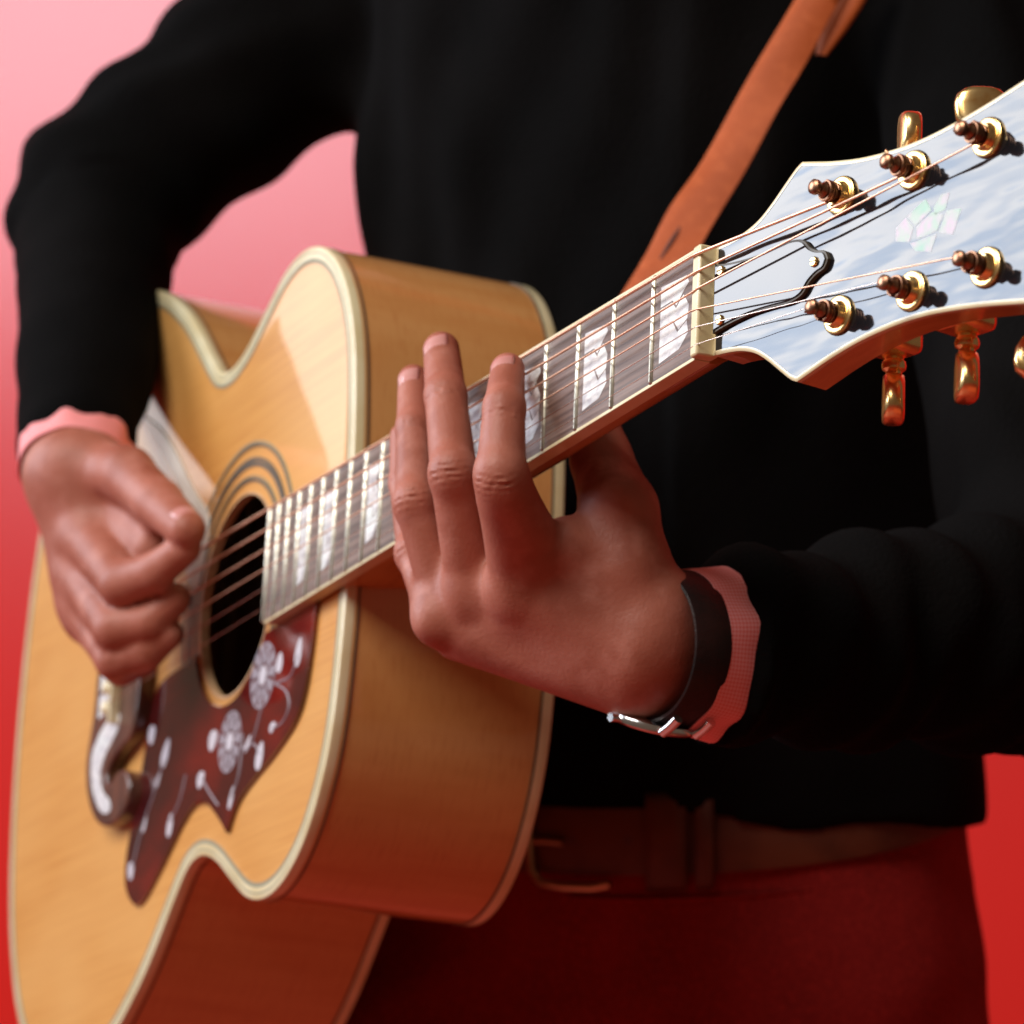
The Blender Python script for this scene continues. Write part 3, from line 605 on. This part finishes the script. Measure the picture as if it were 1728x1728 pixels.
# fingernails
def nail(J, r, w, l, dors, back=.55):
    ax = unit(J[3]-J[2]); dd = unit(dors-ax*(dors@ax)); sd = np.cross(ax, dd); V = []; F = []; n = 9; m_ = 9
    c = J[3]-ax*2.5
    for i in range(n):
        s = i/(n-1); along = -l*back+l*s
        hw = w*.5*(1-(abs(2*s-1))**3.2*.35)
        for j in range(m_):
            t = (j/(m_-1)*2-1); a = t*hw/(r*1.0)
            tipdrop = max(0, along)**2/(2.1*r)
            V.append(c+ax*along+(dd*math.cos(a)+sd*math.sin(a))*(r+.30+(.02 if along > 0 else along*.05)) - dd*tipdrop)
    for i in range(n-1):
        for j in range(m_-1): F.append((i*m_+j, i*m_+j+1, (i+1)*m_+j+1, (i+1)*m_+j))
    o = make('fingernail', c2w(V)-off_, F, M['nail'], person, sc=1)
    s_ = o.modifiers.new('thick', 'SOLIDIFY'); s_.thickness = .0003; s_.offset = 0
for k, w, l in (('index', 11.5, 15), ('middle', 13, 17), ('ring', 11, 15)): nail(LH[k], LR[k][3], w, l, DOR)
nail(RT, 9.5, 13, 15, unit([.2, -.6, -.8]))
# shirt cuffs (cloth tubes with a scalloped rim)
def cuff(c, ax, r1, r2, L, y_axis, n=72, sq=.82, seed=1, amp=1.3):
    ax = unit(ax); e1 = unit(y_axis-ax*(np.dot(y_axis, ax))); e2 = np.cross(ax, e1); rings = []; a = np.linspace(0, 2*np.pi, n, endpoint=False)
    w = amp*(np.sin(a*7+seed)+.6*np.sin(a*11+2*seed))
    prof = [(0, -.9), (0, 0), (.25, 0), (.6, 0), (1, 0), (1, -1.0), (.5, -1.0), (.12, -1.2)]
    for s, dr in prof:
        r = r1+(r2-r1)*s+dr+w*s*.9; cc = c+ax*L*s
        rings.append(cc+np.outer(r*np.cos(a), e1)+np.outer(r*np.sin(a)*sq, e2)+np.outer(w*.35*(1-s), ax))
    o = loft('shirt_cuff', [c2w(r)-off_ for r in rings], M['shirt'], person, cap=False, loop=True, sc=1)
    uv = o.data.uv_layers.new(name='UVMap'); co = np.array([v.co for v in o.data.vertices]) ; k = np.arange(len(co))
    U_ = (k % n)/n*2*math.pi*r1*.001; W_ = np.array([prof[j//n][0]*L*.001 for j in k])
    li = np.zeros(len(o.data.loops), np.int32); o.data.loops.foreach_get('vertex_index', li)
    uv.data.foreach_set('uv', np.c_[U_[li], W_[li]].ravel().astype(np.float32)); return o
wa = unit(EL-WR)
cuff(WR+wa*16.5+[0, 2, 0], wa, 33.5, 36.5, 19, np.array([0, 1., 0]), seed=2.1)
er = unit(RE-RW)
cuff(RW+er*3, er, 28.5, 29.5, 18, np.array([1., 0, 0]), seed=.7, sq=.95, amp=.9)

# ------------------------------------------------------------------ belt
def torso_ring(a_, b_, n=120):
    t = np.linspace(0, 2*np.pi, n, endpoint=False); return t, np.outer(a_*np.cos(t), UU)+np.outer(b_*np.sin(t), FF)
def belt_ring(da, y, n=120):
    t, q = torso_ring(171+da, 107+da, n); P = TC+q; P[:, 1] = y+(q@FF)*.2; return P
yb = 129.
belt = loft('belt', [c2w(belt_ring(d, y+yb))-off_ for d, y in ((.5, 1), (4.2, 0), (5, 1.5), (5, 32.5), (4.2, 34), (.5, 33))], M['belt'], person, cap=False, loop=True, sc=1)
def on_belt(px, dy, out_=6.):      # point on the belt's face seen at image column px
    t = np.linspace(0, np.pi, 2000); q = np.outer((171+out_)*np.cos(t), UU)+np.outer((107+out_)*np.sin(t), FF); P = TC+q
    P[:, 1] = yb+(q@FF)*.2+dy; u = 864+FPX*P[:, 0]/P[:, 2]; vis = np.argmin(np.abs(u-px)+np.where(P[:, 2] > 2200, 1e4, 0)); tt = P[min(vis+1, 1999)]-P[vis-1]
    return P[vis], unit(tt), unit(np.cross(tt, [0, 1, 0]))
def curve_on_belt(name, pts, r, m, parent=person, out_=8):
    P = np.array([on_belt(px, dy, out_)[0] for px, dy in pts]); return tube(name, c2w(P)-off_, r*.001, m, parent, 10, sc=1)
bk = curve_on_belt('buckle', [(1030, 37), (1000, 39), (950, 39), (912, 38), (897, 32), (893, 20), (890, 6), (888, -4)], 2.6, M['brass'], belt, 9)
curve_on_belt('buckle_prong', [(890, 17), (920, 16.5), (950, 17)], 1.8, M['brass'], belt, 8)
for px in (965, 1060):
    p, t_, n_ = on_belt(px, 16, 5.2); e = np.array([0, 1., 0]); aa = np.linspace(0, 2*np.pi, 12, endpoint=False)
    V = [p+(t_*math.cos(q)+e*math.sin(q))*2.6 for q in aa]; make('belt_hole', c2w(V)-off_, [list(range(12))], M['strapdark'], belt, False, sc=1)
def belt_loop(px, w):
    rows = []
    for dy, o_ in ((-6, 3), (-3, 8), (17, 8.6), (36, 8), (41, 2)):
        rows.append([on_belt(px+s, dy, o_)[0] for s in (-w, -w*.4, w*.4, w)])
    V = [p for r in rows for p in r]; F = [(i*4+j, i*4+j+1, (i+1)*4+j+1, (i+1)*4+j) for i in range(4) for j in range(3)]
    o = make('belt_loop', c2w(V)-off_, F, M['belt'], trousers, sc=1); s_ = o.modifiers.new('t', 'SOLIDIFY'); s_.thickness = .0022; s_.offset = 1
belt_loop(1125, 34); belt_loop(1190, 15)
curve_on_belt('waist_seam', [(px, 47) for px in range(960, 1480, 40)], 1.1, M['trouser'], trousers, 1.2)

# ------------------------------------------------------------------ watch
def ring_pts(c, ax, r, sq, n=64, y_axis=np.array([0, 1., 0])):
    ax = unit(ax); e1 = unit(y_axis-ax*(y_axis@ax)); e2 = np.cross(ax, e1); a = np.linspace(0, 2*np.pi, n, endpoint=False)
    return c+np.outer(r*np.cos(a), e1)+np.outer(r*np.sin(a)*sq, e2), a, e1, e2
wrist_watch = bpy.data.objects.new('wristwatch', None); C.objects.link(wrist_watch); wrist_watch.location = c2w(WR)[0]
wrist_watch['label'] = 'wristwatch with black leather band and steel case on the fretting wrist'; wrist_watch['category'] = 'watch'
wo = c2w(WR)[0]
rr = []
for s, r in ((1.0, 28.8), (.2, 29.6), (.6, 30.6), (2.2, 31.2), (9, 32.2), (17.5, 32.6), (19, 32), (19, 30.6), (9, 30)):
    rr.append(c2w(ring_pts(WR+wa*(s+1)+[0, 1.5, 0], wa, r, .86)[0])-wo)
loft('watch_band', rr, M['watch'], wrist_watch, cap=False, loop=True, sc=1)
# case sits at the underside, its rim seen edge on
_, _, e1, e2 = ring_pts(WR, wa, 30, .86)
cd = unit(e1*.97-e2*0.25*np.sign((e2@np.array([0, 0, -1.])))); cs_ = np.cross(wa, cd)
cc = WR+wa*10.5+cd*30.5
def disc_rings(prof, c0, n=40):
    a = np.linspace(0, 2*np.pi, n, endpoint=False)
    return [c2w(c0+cd*z+np.outer(r*np.cos(a), wa)+np.outer(r*np.sin(a), cs_))-wo for r, z in prof]
case = loft('watch_case', disc_rings([(16, -.5), (18.5, 0), (19, 1), (19, 2.6), (18, 3.6), (15.8, 4), (15.6, 3.6)], cc), M['chrome'], wrist_watch, sc=1)
loft('watch_dial', disc_rings([(15.6, 3.6), (15.6, 3.9), (15.2, 4)], cc), M['watch'], wrist_watch, sc=1)
cp = cc+cd*1.8
tube('watch_crown', c2w([cp+wa*-18.5, cp+wa*-21.5, cp+wa*-22.4])-wo, .0018, M['chrome'], wrist_watch, 14, sc=1)
for sg in (-1, 1):
    q = cc+cs_*sg*18; tube('watch_lug', c2w([q+wa*-9+cd*2, q+wa*-9+cs_*sg*4+cd*-2, q+wa*-9+cs_*sg*7+cd*-6])-wo, .0022, M['chrome'], wrist_watch, 10, sc=1)
    tube('watch_lug', c2w([q+wa*9+cd*2, q+wa*9+cs_*sg*4+cd*-2, q+wa*9+cs_*sg*7+cd*-6])-wo, .0022, M['chrome'], wrist_watch, 10, sc=1)

# ------------------------------------------------------------------ leather strap
so = c2w(K(1200, 300, 1960))[0]
strap = bpy.data.objects.new('guitar_strap', None); C.objects.link(strap); strap.location = so
strap['label'] = 'tan leather guitar strap crossing the black sweater down to the guitar'; strap['category'] = 'guitar strap'
def strip(name, L_, R_, ds, thick, m, parent):
    L = cr(L_, 6); R2 = cr(R_, 6); n = len(L); dd = np.interp(np.linspace(0, 1, n), np.linspace(0, 1, len(ds)), ds); rows = []
    for i in range(n):
        p, q = K(*L[i], dd[i]), K(*R2[i], dd[i]-3); mid = (p+q)/2+[0, 0, -2.0]
        rows.append([p+[0, 0, .6], p+[0.5, 0, -.6], p*.75+q*.25+[0, 0, -1.8], mid, p*.25+q*.75+[0, 0, -1.8], q+[-.5, 0, -.6], q+[0, 0, .6], (p+q)/2+[0, 0, thick]])
    return loft(name, [c2w(r)-so for r in rows], m, parent, sc=1, angle=70)
strip('strap_band', [(1362, -45), (1341, 0), (1264, 129), (1187, 268), (1130, 350), (1090, 428), (1040, 510), (985, 600)], [(1440, -45), (1417, 0), (1362, 105), (1313, 187), (1262, 283), (1213, 364), (1178, 425), (1120, 530)], [1978, 1972, 1962, 1952, 1944, 1936, 1928, 1920], 1.5, M['strap'], strap)
strip('strap_tongue', [(1445, -50), (1418, 0), (1388, 50), (1376, 92)], [(1490, -50), (1462, 0), (1430, 50), (1396, 94)], [1980, 1976, 1972, 1968], 1.5, M['strap'], strap)
sl = np.array([K(1149, 383, 1936), K(1140, 398, 1934), K(1128, 417, 1932), (K(1115, 438, 1930))]); tube('strap_slit', c2w(sl)-so, [.0009, .0014, .0014, .0009], M['strapdark'], strap, 8, sc=1)
for o in C.objects:
    if o.type == 'MESH' and o.parent is None and 'label' not in o.keys(): print('UNLABELLED', o.name)
